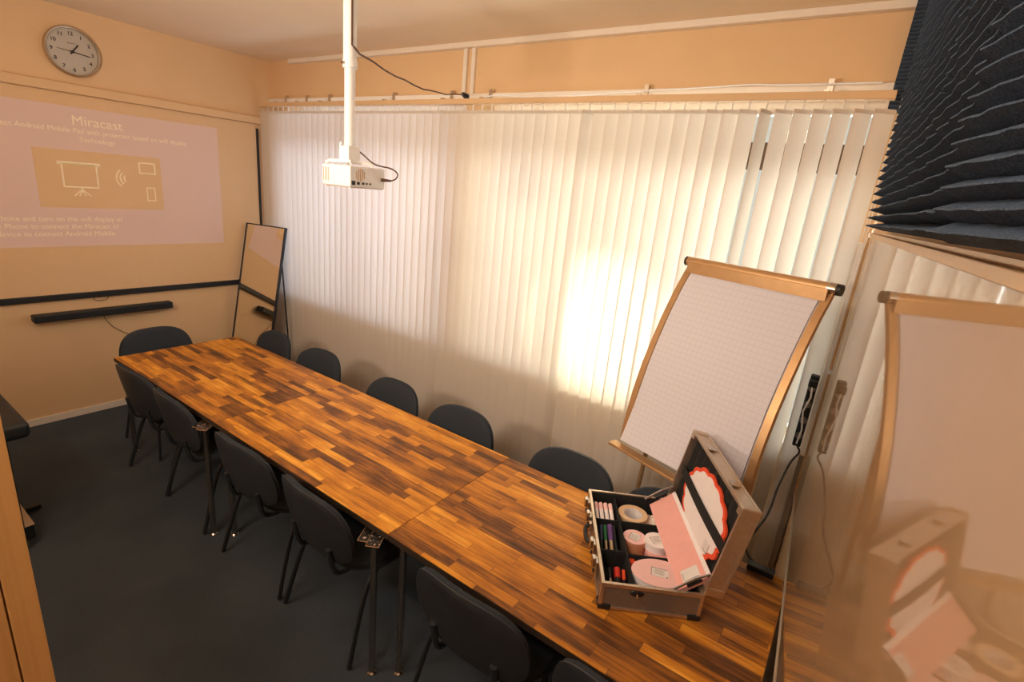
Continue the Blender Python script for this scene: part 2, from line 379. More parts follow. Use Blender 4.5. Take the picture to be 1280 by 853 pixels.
# far-wall drawing frame: x to the right = +Y, up = +Z, normal = +X
def fw(y, z, x=0.0135): return frame_mtx((x, y, z), (0, 1, 0), (0, 0, 1), (1, 0, 0))
img = MB().box(0.0121, 0.66, 1.395, 0.0128, 2.455, 2.41).build('projected_image', M['img'])  # thin sheet carrying the projector's light in its own colour and glow
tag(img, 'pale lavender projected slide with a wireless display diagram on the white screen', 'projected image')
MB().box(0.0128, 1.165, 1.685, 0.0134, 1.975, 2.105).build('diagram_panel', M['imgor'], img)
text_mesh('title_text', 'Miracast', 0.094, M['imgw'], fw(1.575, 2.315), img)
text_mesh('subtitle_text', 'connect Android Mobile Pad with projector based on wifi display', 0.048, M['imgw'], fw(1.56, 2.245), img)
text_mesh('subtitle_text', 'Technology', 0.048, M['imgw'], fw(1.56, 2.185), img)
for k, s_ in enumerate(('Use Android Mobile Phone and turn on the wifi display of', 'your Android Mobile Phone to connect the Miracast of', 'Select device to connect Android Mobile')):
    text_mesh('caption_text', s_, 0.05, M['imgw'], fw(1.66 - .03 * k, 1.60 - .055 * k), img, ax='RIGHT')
def outline(mb, y0, z0, y1, z1, t, x=0.0134):
    e = .0006
    mb.box(x, y0, z0, x + e, y1, z0 + t); mb.box(x, y0, z1 - t, x + e, y1, z1); mb.box(x, y0, z0, x + e, y0 + t, z1); mb.box(x, y1 - t, z0, x + e, y1, z1)
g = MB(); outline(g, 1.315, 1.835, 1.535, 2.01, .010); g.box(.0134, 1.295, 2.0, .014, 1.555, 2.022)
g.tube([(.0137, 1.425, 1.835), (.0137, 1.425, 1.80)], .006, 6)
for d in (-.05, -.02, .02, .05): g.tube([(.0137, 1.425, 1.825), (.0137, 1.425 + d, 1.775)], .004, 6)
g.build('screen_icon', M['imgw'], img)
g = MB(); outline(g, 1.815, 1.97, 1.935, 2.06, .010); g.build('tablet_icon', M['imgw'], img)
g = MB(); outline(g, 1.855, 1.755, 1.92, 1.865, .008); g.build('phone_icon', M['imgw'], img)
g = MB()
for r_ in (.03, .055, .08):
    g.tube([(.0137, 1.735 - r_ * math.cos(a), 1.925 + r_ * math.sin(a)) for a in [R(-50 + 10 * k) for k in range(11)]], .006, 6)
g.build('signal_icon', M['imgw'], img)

sb = empty('sound_bar', (0.0, 1.47, 0.868), 0, 'long thin black sound bar mounted on the wall under the projection screen', 'sound bar')
MB().box(0.02, -.468, -.028, 0.10, .468, .028, bev=.008, seg=3).build('body', M['black'], sb)
for y in (-.25, .25): MB().box(0.0, y - .03, -.015, 0.022, y + .03, .015).build('wall_bracket', M['blackm'], sb)
cbl = MB().tube([(.02, 1.40, .985), (.03, 1.40, .965), (.025, 1.43, .952), (.02, 1.48, .955), (.015, 1.50, .978)], .003, 6).build('cable_loop', M['browncable'])
tag(cbl, 'short thin cable loop hanging between screen bar and black sound bar', 'cable')
cbl = MB().tube([(.04, 1.44, .842), (.03, 1.455, .79), (.015, 1.50, .72), (.012, 1.57, .66), (.012, 1.66, .60), (.012, 1.72, .45), (.012, 1.74, .058)], .003, 6).build('power_cable', M['browncable'])
tag(cbl, 'thin dark cable running down the wall below the sound bar', 'cable')

ck = empty('wall_clock', (0.0, 1.478, 2.782), 0, 'round silver rimmed wall clock with black numerals high above the screen', 'clock')
rot = Matrix.Rotation(R(90), 4, 'Y')
MB().lathe([(0, .004), (.150, .004), (.150, .014), (0, .014)], 48, rot).build('dial', M['clockface'], ck, True)
MB().lathe([(.146, .0), (.160, .002), (.166, .012), (.166, .026), (.158, .036), (.150, .034), (.147, .014)], 48, rot).build('rim', M['chrome'], ck, True)
for h in range(1, 13):
    a = R(30 * h); text_mesh('numeral', str(h), .034, M['ink'], frame_mtx((.0145, .118 * math.sin(a), .118 * math.cos(a)), (0, 1, 0), (0, 0, 1), (1, 0, 0)), ck, bold=.0006)
def hand(name, ang, ln, wd, back=.02, x=.018, m=M['ink']):
    a = R(ang); d = Vector((0, math.sin(a), math.cos(a))); p = Vector((0, math.cos(a), -math.sin(a)))
    MB().box(-.001, -wd, -back, .001, wd, ln, mtx=frame_mtx((x, 0, 0), (1, 0, 0), p, d)).build(name, m, ck)
hand('hour_hand', 36, .065, .004); hand('minute_hand', 97, .10, .003, x=.021); hand('second_hand', 274, .09, .0012, x=.024)
MB().lathe([(0, .014), (.009, .014), (.009, .027), (0, .027)], 16, rot).build('hub', M['ink'], ck, True)
text_mesh('dial_mark', 'QUARTZ', .012, M['ink'], frame_mtx((.0145, 0, .055), (0, 1, 0), (0, 0, 1), (1, 0, 0)), ck)

# ------------------------------------------------------------------ vertical blinds
YB = 2.86
bl = empty('vertical_blind', (0, 0, 0), 0, 'full width white vertical blind covering the long window wall', 'blinds')
rail = MB().box(0.04, YB - .022, 2.655, 4.965, YB + .022, 2.69, bev=.003).build('head_rail', M['wall'], bl)
for x in (.30, .62, .95, 1.75, 2.35, 2.70, 3.80, 4.70):
    MB().box(x - .012, YB - .012, 2.69, x + .012, YW - .034, 2.70).box(x - .012, YW - .045, 2.70, x + .012, YW - .034, 2.765).build('rail_bracket', M['alu'], rail)
n_sl = 62
def slat_mesh(z0):
    mb = MB(); rows = []
    for z in (z0, z0 + .004, 2.612, 2.618):
        rows.append([(-.0445 + .089 * k / 6, -.004 * math.cos(PI * (k / 6 - .5)) , z) for k in range(7)])
    mb.grid(rows, thick=(0, .0009, 0))
    mb.box(-.0445, -.006, 2.600, .0445, .004, 2.614)
    mb.box(-.004, -.002, 2.614, .004, .002, 2.656)
    return mb
proto_slat = slat_mesh(.10).build('slat', M['slat'], bl, True)
for i in range(n_sl):
    x = .085 + i * .0796
    o = proto_slat if i == 0 else proto_slat.copy()
    if i: COL.objects.link(o); o.parent = bl
    ang = 17 + random.uniform(-3, 3)
    if i >= 52: ang = 30 + random.uniform(-3, 3)
    if 56 <= i <= 60: ang = 39 + random.uniform(-2, 3)
    if i == 55: ang = 64
    if i == 61: ang = 30
    if i in (29, 43): ang = 45
    o.location = (x, YB, 0); o.rotation_euler = (0, 0, R(ang))
MB().tube([(4.99, YB - .02, 2.655), (4.99, YB - .02, 1.2), (4.996, YB - .02, 1.17), (5.002, YB - .02, 1.2), (5.002, YB - .02, 2.655)], .0028, 6).build('bead_chain', M['white'], bl)

# vertical duct and socket strip by the partition edge
vt = empty('cable_duct', (0, 0, 0), 0, 'pale upright cable duct in the corner between blinds and partition', 'cable duct')
MB().box(4.966, 2.895, .0, 5.018, 2.95, 2.05, bev=.004).build('duct', M['trim'], vt)
MB().box(4.986, 2.862, .25, 5.014, 2.895, .96, bev=.003).build('lower_channel', M['alu'], vt)
ps = empty('power_strip', (4.962, 2.80, 1.03), 0, 'black upright power strip hanging in the corner beside the partition', 'power strip')
MB().box(-.019, -.02, 0, .019, .02, .38, bev=.005).build('housing', M['black'], ps)
for k in range(4): MB().lathe([(0, 0), (.017, 0), (.017, .004), (.014, .004), (.014, .001), (0, .001)], 16, Matrix.Translation((0, -.02, .06 + .085 * k)) @ Matrix.Rotation(R(90), 4, 'X')).build('socket', M['casep'], ps)
MB().box(-.02, -.05, .325, .02, -.02, .365, bev=.006).build('plug', M['blackm'], ps)
MB().tube([(0, -.045, .33), (.006, -.06, .28), (-.01, -.05, .2), (.006, -.04, .1), (.0, -.03, .02)], .004, 8).build('looped_lead', M['white'], ps)
pts = [(4.965, 2.775, 1.04), (4.99, 2.72, 1.03), (4.965, 2.62, 1.02), (4.952, 2.52, .97), (4.945, 2.45, .93), (4.945, 2.40, .88), (4.94, 2.33, .84), (4.915, 2.25, .80), (4.895, 2.17, .765), (4.92, 2.12, .752), (4.96, 2.085, .752)]
def smooth_pts(p, it=2):
    p = [Vector(q) for q in p]
    for _ in range(it):
        q = [p[0]]
        for a, b in zip(p, p[1:]): q += [a * .75 + b * .25, a * .25 + b * .75]
        p = q + [p[-1]]
    return p
tag(MB().tube(smooth_pts(pts), .005, 8).build('power_cable', M['cable'], smooth=True), 'black cable curving from the power strip down to the table corner', 'cable')
o = MB().box(4.93, 2.045, .7405, 5.03, 2.084, .765, bev=.003).build('adapter_box', M['black'])
tag(o, 'small flat black adapter box at the far corner of the table by the partition', 'adapter')

# ------------------------------------------------------------------ right partition: glossy board + foam
def pm(u0, off=0.0):     # frame at partition, u along wall, local x = into room, y = along +Y, z up
    b_ = Vector((px(u0), u0, 0)) + PN * off
    return frame_mtx(b_, PN, PU, (0, 0, 1))
gb = empty('glossy_board', (px(0), 0, 0), -pang * -1 if False else 0, 'large glossy cream board on the right partition mirroring the flip chart and case', 'glossy board')
gb.matrix_world = frame_mtx((px(0), 0, 0), -PN, -PU, (0, 0, 1))
inv = gb.matrix_world.inverted()
def gbm(): return inv @ pm(0)
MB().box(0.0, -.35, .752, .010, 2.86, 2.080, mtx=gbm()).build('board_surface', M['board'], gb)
MB().box(0.0, -.35, 2.080, .014, 2.875, 2.100, mtx=gbm(), bev=.002).build('frame_top', M['boardframe'], gb)
MB().box(0.0, 2.86, .752, .016, 2.875, 2.080, mtx=gbm(), bev=.002).build('frame_side', M['boardframe'], gb)
MB().box(0.0, -.35, .742, .014, 2.86, .752, mtx=gbm()).build('frame_bottom', M['alu'], gb)
MB().box(0.010, 2.845, 1.42, .026, 2.87, 1.44, mtx=gbm()).build('clip', M['white'], gb)
struct(MB().box(0, -.9, 2.103, .006, 2.88, 2.110, mtx=pm(0)).build('trim_6', M['boardframe']))

def foam_tile(w_, h_, pitch, depth, base=.02):
    mb = MB(); n = max(1, round(h_ / pitch)); p = h_ / n; prof = [(0, 0)]
    for k in range(n):
        prof += [(base, k * p), (base + depth, (k + .47) * p), (base + depth, (k + .56) * p)]
    prof += [(base, h_), (0, h_)]
    # ridges run along Y with a slight hand-cut waviness
    rows = []; ns = 10; cache = {}
    def wob(i, x, z):
        k_ = (i, int(z / p));
        if k_ not in cache: cache[k_] = (random.uniform(-.0035, .0025), random.uniform(-.0012, .0012))
        return cache[k_]
    for i in range(ns + 1):
        y = w_ * i / ns
        rows.append([(x + (wob(i, x, z)[0] if x > base + .001 else 0), y, z + (wob(i, x, z)[1] if 0 < z < h_ else 0)) for x, z in prof])
    V = [[mb.bm.verts.new(q) for q in r] for r in rows]
    for a, b in zip(V, V[1:]):
        for k in range(len(prof)): mb.bm.faces.new((a[k], a[(k + 1) % len(prof)], b[(k + 1) % len(prof)], b[k]))
    for e, rv in ((0, False), (-1, True)):
        # end caps tooth by tooth
        r = V[e]; m_ = len(prof)
        mb.bm.faces.new(r if rv else r[::-1])
    return mb
def place_foam(y0, w_, z0, h_, pitch, depth, label, group):
    mw = pm(y0)
    o = foam_tile(w_, h_, pitch, depth).build('acoustic_foam_tile', M['foam'])
    o.matrix_world = mw @ Matrix.Translation((.002, 0, z0)); tag(o, label, 'acoustic foam', group)
grp = 'dark foam tiles on the partition'
cols = [(.86, .35, 'beside the angled end piece'), (1.215, .495, 'second from the blinds end'), (1.715, .495, 'nearest the blinds end')]
for y0, w_, nm in cols:
    for z0, h_, rn in ((2.118, .465, 'lower row'), (2.585, .475, 'upper row')):
        place_foam(y0, w_, z0, h_, .0265, .055, 'dark grey wedge foam tile on the partition, %s, %s' % (rn, nm), grp)
# angled end pieces turning from the tile faces back to the partition
P0 = Vector((px(.60) - .004, .60, 0)); P1 = Vector((px(.86) - .052, .858, 0)); du = (P1 - P0).normalized(); dnn = Vector((-du.y, du.x, 0))
for z0, h_, rn in ((2.118, .465, 'lower'), (2.585, .475, 'upper')):
    o = foam_tile((P1 - P0).length, h_, .0265, .030, .006).build('acoustic_foam_tile', M['foam'])
    o.matrix_world = frame_mtx(P0 + Vector((0, 0, z0)), dnn, du, (0, 0, 1)); tag(o, 'dark grey %s foam end piece angled towards the right image edge' % rn, 'acoustic foam', grp)
# foam on the window wall in the top corner
o = foam_tile(.30, .44, .016, .02, .02).build('acoustic_foam_tile', M['foam'])
o.matrix_world = frame_mtx((5.245 - .0, 2.958, 2.62), (0, -1, 0), (-1, 0, 0), (0, 0, 1)) @ Matrix.Translation((0, 0, 0))
tag(o, 'fine ridged dark foam tile above the blinds in the top right corner', 'acoustic foam')

# ------------------------------------------------------------------ tables
TX = [0.878, 2.292, 3.706, 5.08]; TY0, TY1 = 1.225, 2.083
labs = ['acacia block table standing farthest back by the projection screen', 'middle acacia block table of the three joined in a row', 'nearest acacia block table carrying the open aluminium case']
def plate(mb): pass
for i in range(3):
    x0, x1 = TX[i] + .001, TX[i + 1] - .001
    t = empty('conference_table', (x0, TY0, 0), 0, labs[i], 'table', 'wooden tables joined end to end')
    L_ = x1 - x0; D_ = TY1 - TY0
    MB().box(0, 0, .712, L_, D_, .74, bev=.002).build('table_top', block_wood('acacia_block_%d' % i, seed=3.17 * i + .4), t)
    MB().box(.001, -.0012, .710, L_ - .001, .0, .7375).build('edge_band', M['edgeband'], t)
    MB().box(.001, D_, .710, L_ - .001, D_ + .0012, .7375).build('edge_band', M['edgeband'], t)
    if i == 0: MB().box(-.0012, .001, .710, 0, D_ - .001, .7375).build('edge_band', M['edgeband'], t)
    MB().box(.10, .10, .690, L_ - .10, .13, .712).box(.10, D_ - .13, .690, L_ - .10, D_ - .10, .712).build('under_rail', M['blackm'], t)
    for j, (lx, ly) in enumerate(((.045, .045), (L_ - .045, -.03 if i < 2 else .05), (.045, D_ - .045), (L_ - .045, D_ - .045))):
        top = .700
        lg = MB().tube([(lx, ly, .012), (lx, ly, top)], .0155, 14).build('leg', M['chrome'], t, True)
        MB().lathe([(0, 0), (.022, 0), (.022, .006), (.014, .014), (0, .014)], 16, Matrix.Translation((lx, ly, 0))).build('foot', M['chrome'], lg, True)
        if j == 1 and i < 2:
            for q, (dx, dy, a_) in enumerate(((-.048, .006, -29), (.003, .004, -31))):
                mt = Matrix.Translation((lx + dx, ly + dy, .7015 + .0032 * q)) @ Matrix.Rotation(R(-a_), 4, 'Z')
                pl = MB().box(-.026, -.045, 0, .026, .045, .003, mtx=mt).build('mounting_plate', M['speckle'], lg)
                pl['label'] = 'black speckled square plate with thin bright edge'
                e_ = MB()
                for (a0, b0, a1, b1) in ((-.0275, -.0465, -.026, .0465), (.026, -.0465, .0275, .0465)):
                    e_.box(a0, b0, 0, a1, b1, .0034, mtx=mt)
                e_.box(-.026, -.0465, 0, .026, -.045, .0034, mtx=mt).box(-.026, .045, 0, .026, .0465, .0034, mtx=mt)
                e_.build('plate_rim', M['gold'], lg)
        else:
            MB().box(lx - .035, ly - .035, .700, lx + .035, ly + .035, .712).build('mounting_plate', M['blackm'], lg)

# ------------------------------------------------------------------ chairs
def superell(w_, h_, n=36, p=2.9, top=1.0):
    out = []
    for k in range(n):
        a = 2 * PI * k / n; c, s_ = math.cos(a), math.sin(a)
        out.append((w_ * math.copysign(abs(c) ** (2 / p), c), h_ * math.copysign(abs(s_) ** (2 / p), s_)))
    return out
def pad(w_, h_, th, fmap, rings=7, p=3.2, bulge=1.0):
    """cushion: concentric superellipse rings, bulged front; fmap(u,v,d)->point"""
    mb = MB(); N = 40; front = []; 
    prof = [(0.0, 1.0), (.35, 1.0), (.65, .97), (.85, .88), (.95, .68), (1.0, .35), (1.0, .0), (.97, -.15), (0, -.15)]
    rg = []
    for s_, d in prof:
        if s_ == 0: rg.append([mb.bm.verts.new(fmap(0, 0, d * th))])
        else: rg.append([mb.bm.verts.new(fmap(x * s_, y * s_, d * th)) for x, y in superell(w_, h_, N, p)])
    for a, b in zip(rg, rg[1:]):
        for k in range(N):
            k2 = (k + 1) % N
            if len(a) == 1: mb.bm.faces.new((a[0], b[k2], b[k]))
            elif len(b) == 1: mb.bm.faces.new((a[k], a[k2], b[0]))
            else: mb.bm.faces.new((a[k], a[k2], b[k2], b[k]))
    return mb
def make_chair(label, group):
    t = empty('conference_chair', (0, 0, 0), 0, label, 'chair', group)
    def backp(u, v, d):      # u across, v up from centre, d forward (+Y)
        z = .665 + v; y = -.262 - (z - .5) * .20 + 1.15 * u * u * .55 + d - max(0, v) * .02
        return (u * (1 - .12 * (v / .18)) if v > 0 else u, y, z)
    pad(.255, .170, .032, backp).build('backrest', M['fabric'], t, True)
    def backs(u, v, d): x, y, z = backp(u * 1.015, v * 1.02, -d - .006); return (x, y, z)
    pad(.256, .170, .014, backs).build('back_shell', M['shell'], t, True)
    def seatp(u, v, d): return (u, v + .0, .440 + d - .25 * max(0, v - .12) ** 2 * 4)
    pad(.235, .215, .045, seatp).build('seat', M['fabric'], t, True)
    def seats(u, v, d): return (u * 1.01, v * 1.01, .436 - d)
    pad(.235, .215, .014, seats).build('seat_shell', M['shell'], t, True)
    for s_ in (-1, 1):
        MB().tube(smooth_pts([(s_ * .235, .20, .425), (s_ * .238, .235, .40), (s_ * .262, .245, .012)], 2), .0125, 10, sx=.75).build('leg', M['tube'], t, True)
        MB().tube(smooth_pts([(s_ * .235, -.10, .425), (s_ * .245, -.17, .38), (s_ * .272, -.275, .012)], 2), .0125, 10, sx=.75).build('leg', M['tube'], t, True)
        MB().tube(smooth_pts([(s_ * .14, -.08, .418), (s_ * .14, -.235, .418), (s_ * .14, -.268, .46), (s_ * .14, -.290, .58)], 2), .0105, 10, sx=1.4).build('back_support', M['tube'], t, True)
        for fx, fy in ((.262, .245), (.272, -.275)):
            pass
    MB().tube([(-.235, .19, .424), (.235, .19, .424)], .010, 8).tube([(-.235, -.10, .424), (.235, -.10, .424)], .010, 8).tube([(-.235, -.10, .424), (-.235, .19, .424)], .010, 8).tube([(.235, -.10, .424), (.235, .19, .424)], .010, 8).build('seat_frame', M['tube'], t, True)
    return t
gN = 'dark chairs on the aisle side of the table'; gF = 'dark chairs on the window side of the table'
near = [(1.40, 1.445, 2, 'dark fabric chair on the aisle side farthest from the camera'),
        (1.955, 1.440, -2, 'dark fabric chair on the aisle side, second from the far wall'),
        (2.71, 1.430, 1, 'dark fabric chair on the aisle side, third from the far wall'),
        (3.32, 1.425, -3, 'dark fabric chair on the aisle side directly left of the nearer table leg plate'),
        (4.19, 1.430, 0, 'dark fabric chair on the aisle side, fifth from the far wall'),
        (4.79, 1.440, 0, 'dark fabric chair cut off by the bottom edge of the photo')]
ch = None
for x, y, a, lb in near:
    if ch is None: ch = make_chair(lb, gN); ch.location = (x, y, 0); ch.rotation_euler = (0, 0, R(a))
    else: dup(ch, (x, y, 0), R(a), lb, gN)
far = [(1.25, 1.915, -3, 'dark fabric chair on the window side nearest the standing mirror'),
       (1.87, 1.915, 2, 'dark fabric chair on the window side, second from the mirror'),
       (2.67, 1.905, -2, 'dark fabric chair on the window side, third from the mirror'),
       (3.28, 1.905, 1, 'dark fabric chair on the window side, fourth from the mirror'),
       (4.035, 1.905, 0, 'dark fabric chair on the window side left of the flip chart'),
       (4.60, 1.90, 4, 'dark fabric chair mostly hidden behind the open aluminium case')]
for x, y, a, lb in far: dup(ch, (x, y, 0), PI + R(a), lb, gF)
e_ = dup(ch, (.94, 1.58, 0), -PI / 2 + R(2), 'dark fabric chair at the head of the table by the far wall')
del e_['group']

# ------------------------------------------------------------------ projector on its ceiling mount
mt = empty('projector_mount', (2.968, 1.6, H), 0, 'white telescopic ceiling pole holding the projector', 'projector mount')
MB().box(-.07, -.07, -.012, .07, .07, 0, bev=.003).build('ceiling_plate', M['whitep'], mt)
MB().tube([(0, 0, -.012), (0, 0, -.475)], .0285, 20).build('upper_pole', M['whitep'], mt, True)
MB().tube([(0, 0, -.44), (0, 0, -.83)], .0235, 20).build('lower_pole', M['whitep'], mt, True)
MB().tube([(0, 0, -.46), (0, 0, -.49)], .032, 20).build('clamp_collar', M['whitep'], mt, True)
MB().tube([(.0, -.03, -.475), (.0, -.042, -.475)], .007, 10).build('clamp_screw', M['chrome'], mt, True)
MB().box(-.034, -.034, -.885, .034, .034, -.815, bev=.006).build('tilt_joint', M['whitep'], mt)
mb = MB()
for a in (35, 145, 215, 325):
    c, s_ = math.cos(R(a)), math.sin(R(a))
    mb.tube([(c * .02, s_ * .02, -.884), (c * .09, s_ * .09, -.884), (c * .11, s_ * .11, -.896)], .008, 8, sx=.6)
mb.box(-.05, -.05, -.889, .05, .05, -.881)
mb.build('spider_bracket', M['whitep'], mt)
for sx in (-1,): MB().tube([(-.036, -.02, -.80), (-.045, -.02, -.83), (-.036, -.02, -.86)], .004, 6).build('tilt_knob', M['chrome'], mt)
pj = empty('projector', (3.0, 1.6, 2.075), 0, 'small white projector hanging from the ceiling pole', 'projector')
MB().box(-.10, -.10, 0, .10, .10, .092, bev=.008, seg=3).build('body', M['white'], pj)
MB().box(-.092, -.092, -.002, .092, .092, 0.0).build('base_panel', M['boardframe'], pj)
mb = MB()
for k in range(4): mb.box(-.088 + k * .012, -.1012, .018, -.0848 + k * .012, -.0995, .078)
mb.build('side_vent', M['gold'], pj)
mb = MB()
for k in range(5):
    y = -.066 + k * .011; h = .028 * math.sqrt(max(0, 1 - ((k - 2) / 2.4) ** 2)); mb.box(.0995, y - .0015, .055 - h, .1015, y + .0015, .055 + h)
mb.build('rear_speaker_grille', M['gold'], pj)
for y, w_, h_ in ((-.082, .010, .009), (-.055, .007, .006), (-.028, .006, .005), (-.008, .004, .004), (.012, .004, .004)):
    MB().box(.0995, y - w_, .020 - h_, .102, y + w_, .020 + h_).build('port', M['black'], pj)
MB().lathe([(0, 0), (.028, 0), (.028, .012), (.022, .014), (.020, .006), (0, .004)], 24, Matrix.Translation((-.10, .02, .045)) @ Matrix.Rotation(R(-90), 4, 'Y')).build('lens', M['blackm'], pj, True)
MB().tube([(-.085, -.085, 0), (-.085, -.085, -.006)], .008, 10).tube([(.085, -.085, 0), (.085, -.085, -.006)], .008, 10).build('foot', M['white'], pj)
c1 = MB().tube(smooth_pts([(2.975, 1.625, 2.245), (3.005, 1.645, 2.225), (3.05, 1.66, 2.19), (3.08, 1.68, 2.178), (3.12, 1.72, 2.175), (3.155, 1.735, 2.15), (3.14, 1.72, 2.12), (3.118, 1.69, 2.118)]), .0035, 8).tube([(3.135, 1.705, 2.118), (3.101, 1.675, 2.118)], [.005, .009], 10).build('projector_cable', M['browncable'], smooth=True)
tag(c1, 'thin brown cable looping from the mount into the side of the projector', 'cable')
pts = [(2.995, 1.63, 2.64)]
A_, B_ = Vector((2.995, 1.63, 2.64)), Vector((2.487, 2.93, 2.73))
for k in range(1, 12):
    f = k / 12; q = A_.lerp(B_, f); q.z -= .05 * math.sin(PI * f) - .004 * math.sin(f * 23); pts.append(tuple(q))
pts.append(tuple(B_))
c2 = MB().tube([(2.999, 1.586, 3.05), (2.999, 1.586, 2.665), (3.004, 1.60, 2.655)] + pts, .0042, 8).build('power_cable', M['browncable'], smooth=True)
tag(c2, 'dark cable sagging from the projector pole across to the window wall', 'cable')
c3 = empty('wall_plug', (2.487, 2.955, 2.722), 0, 'round black plug at the foot of the ceiling ducts above the blinds', 'plug')
MB().tube([(0, -.045, .012), (0, .002, 0)], [.012, .022], 14).build('plug_body', M['black'], c3, True)
MB().box(-.03, 0.002, -.03, .04, .038, .025, bev=.004).build('socket_box', M['trim'], c3)
c4 = MB().tube(smooth_pts([(2.50, 2.94, 2.698), (2.62, 2.935, 2.706), (2.78, 2.93, 2.73), (2.95, 2.935, 2.712), (3.1, 2.935, 2.71), (3.4, 2.935, 2.712), (3.8, 2.935, 2.73), (4.15, 2.935, 2.738), (4.35, 2.935, 2.748), (4.5, 2.935, 2.74), (4.9, 2.935, 2.74)]), .004, 6).build('thin_cable', M['white'])
tag(c4, 'thin white cable lying along the ledge above the right half of the blinds', 'cable')

# ------------------------------------------------------------------ standing mirror in the corner
yaw, lean = .29834, .22548
u = Vector((math.cos(yaw), math.sin(yaw), 0)); fr = Vector((math.sin(yaw), -math.cos(yaw), 0))
dn = fr * math.sin(lean) - Vector((0, 0, 1)) * math.cos(lean); upv = -dn; nrm = u.cross(upv)     # nrm faces the room
Atop = Vector((.040, 2.668, 1.586)); Lm = (1.586 - .02) / math.cos(lean); wm = .462
Mm = frame_mtx(Atop + dn * Lm, u, upv, nrm)          # local x across, y up, z towards the room
mr = empty('standing_mirror', (0, 0, 0), 0, 'tall narrow black framed mirror leaning on its stand in the far corner', 'mirror')
MB().box(.008, .008, -.012, wm - .008, Lm - .008, .0, mtx=Mm).build('mirror_glass', M['mirror'], mr)
fb = MB(); t_ = .010
fb.box(0, 0, -.022, t_, Lm, .006, mtx=Mm).box(wm - t_, 0, -.022, wm, Lm, .006, mtx=Mm).box(t_, 0, -.022, wm - t_, t_, .006, mtx=Mm).box(t_, Lm - t_, -.022, wm - t_, Lm, .006, mtx=Mm)
fb.build('frame', M['black'], mr)
hp = Mm @ Vector((wm - .02, Lm * .80, -.025)); ft = Vector((hp.x + .055, 2.79, .008))
hp2 = Mm @ Vector((.04, Lm * .80, -.025)); ft2 = Vector((max(hp2.x, .045) + .0, 2.79, .008))
MB().tube([hp, ft], .007, 8).build('prop_leg', M['black'], mr)
MB().tube([hp2, ft2], .007, 8).build('prop_leg', M['black'], mr)
f_ = .62
a1 = hp.lerp(ft, f_); a2 = hp2.lerp(ft2, f_)
MB().tube([a1, a2], .005, 8).build('cross_bar', M['black'], mr)

# ------------------------------------------------------------------ flip chart
B0 = Vector((4.9529, 2.45, 1.862)); dd = Vector((-.94746, .31987, 0)); frn = Vector((-.31987, -.94746, 0)); wf = .685
fc = empty('flip_chart', (0, 0, 0), 0, 'flip chart stand with curved squared paper pad between table and blinds', 'flip chart')
def sprof(h):
    tb = [(0, 0), (.12, .075), (.25, .14), (.38, .193), (.5, .236), (.65, .275), (.8, .30), (.95, .312)]
    for (a, sa), (b, sb_) in zip(tb, tb[1:]):
        if h <= b: return sa + (sb_ - sa) * (h - a) / (b - a)
    return tb[-1][1]
def fp(l, h, off=0.0): return B0 + dd * l + frn * (sprof(max(h, 0)) + off) - Vector((0, 0, h))
hs = [k * .93 / 24 for k in range(25)]
MB().grid([[fp(.01, h), fp(wf - .01, h)] for h in hs], thick=-frn * .012).build('board', M['white'], fc, True)
# paper, bottom corner curling a little
rows = []; uvs = []
Hp = .90
for h in [k * Hp / 24 for k in range(25)]:
    curl = .05 * max(0, (h - .62) / .28) ** 2
    rows.append([fp(.035 + (wf - .07) * j / 6, h, .006 + curl * (.4 + .6 * j / 6)) for j in range(7)])
    uvs.append([(.595 * j / 6, h) for j in range(7)])
MB().grid(rows, thick=frn * .004, uvs=uvs).build('paper_pad', M['paper'], fc, True)
for l0, l1 in ((-.004, .028), (wf - .028, wf + .004)):
    MB().grid([[fp(l0, h, .010), fp(l1, h, .010)] for h in hs], thick=-frn * .028).build('side_rail', M['gold'], fc, True)
topc = lambda l, dz=0.0, o_=0.0: B0 + dd * l + Vector((0, 0, .008 + dz)) + frn * (.006 + o_)
cl = MB().tube([topc(-.012), topc(wf + .012)], .024, 18).build('clamp_bar', M['gold'], fc, True)
MB().box(0, 0, 0, wf - .02, .012, .05, mtx=frame_mtx(topc(.01, -.052, .024), dd, frn, (0, 0, 1))).build('clamp_lip', M['gold'], cl)
MB().tube([topc(-.030), topc(-.010)], .024, 14).build('end_cap', M['black'], cl, True)
MB().tube([topc(wf + .010), topc(wf + .024)], .024, 14).build('end_cap', M['black'], cl, True)
MB().tube([topc(-.010), topc(.022)], .0255, 18).build('chrome_collar', M['chrome'], cl, True)
MB().box(-.03, 0, 0, wf + .03, .055, .014, mtx=frame_mtx(fp(0, .955, .01), dd, frn, (0, 0, 1)), bev=.003).build('pen_tray', M['gold'], fc)
mid = fp(wf / 2, .3, -.02)
for k, (lx, oy) in enumerate(((.06, .34), (wf - .06, .34))):
    top = fp(lx, .25, -.025); 
    MB().tube([top, Vector((top.x, top.y, 0)) + frn * .10 + Vector((0, 0, .02))], .012, 10).build('leg', M['gold'], fc, True)
tp = fp(wf / 2, .22, -.025); MB().tube([tp, Vector((tp.x, min(tp.y + .04, 2.80), .02))], .012, 10).build('leg', M['gold'], fc, True)
MB().tube([fp(.03, .6, -.02), fp(wf - .03, .6, -.02)], .009, 8).build('cross_brace', M['gold'], fc, True)

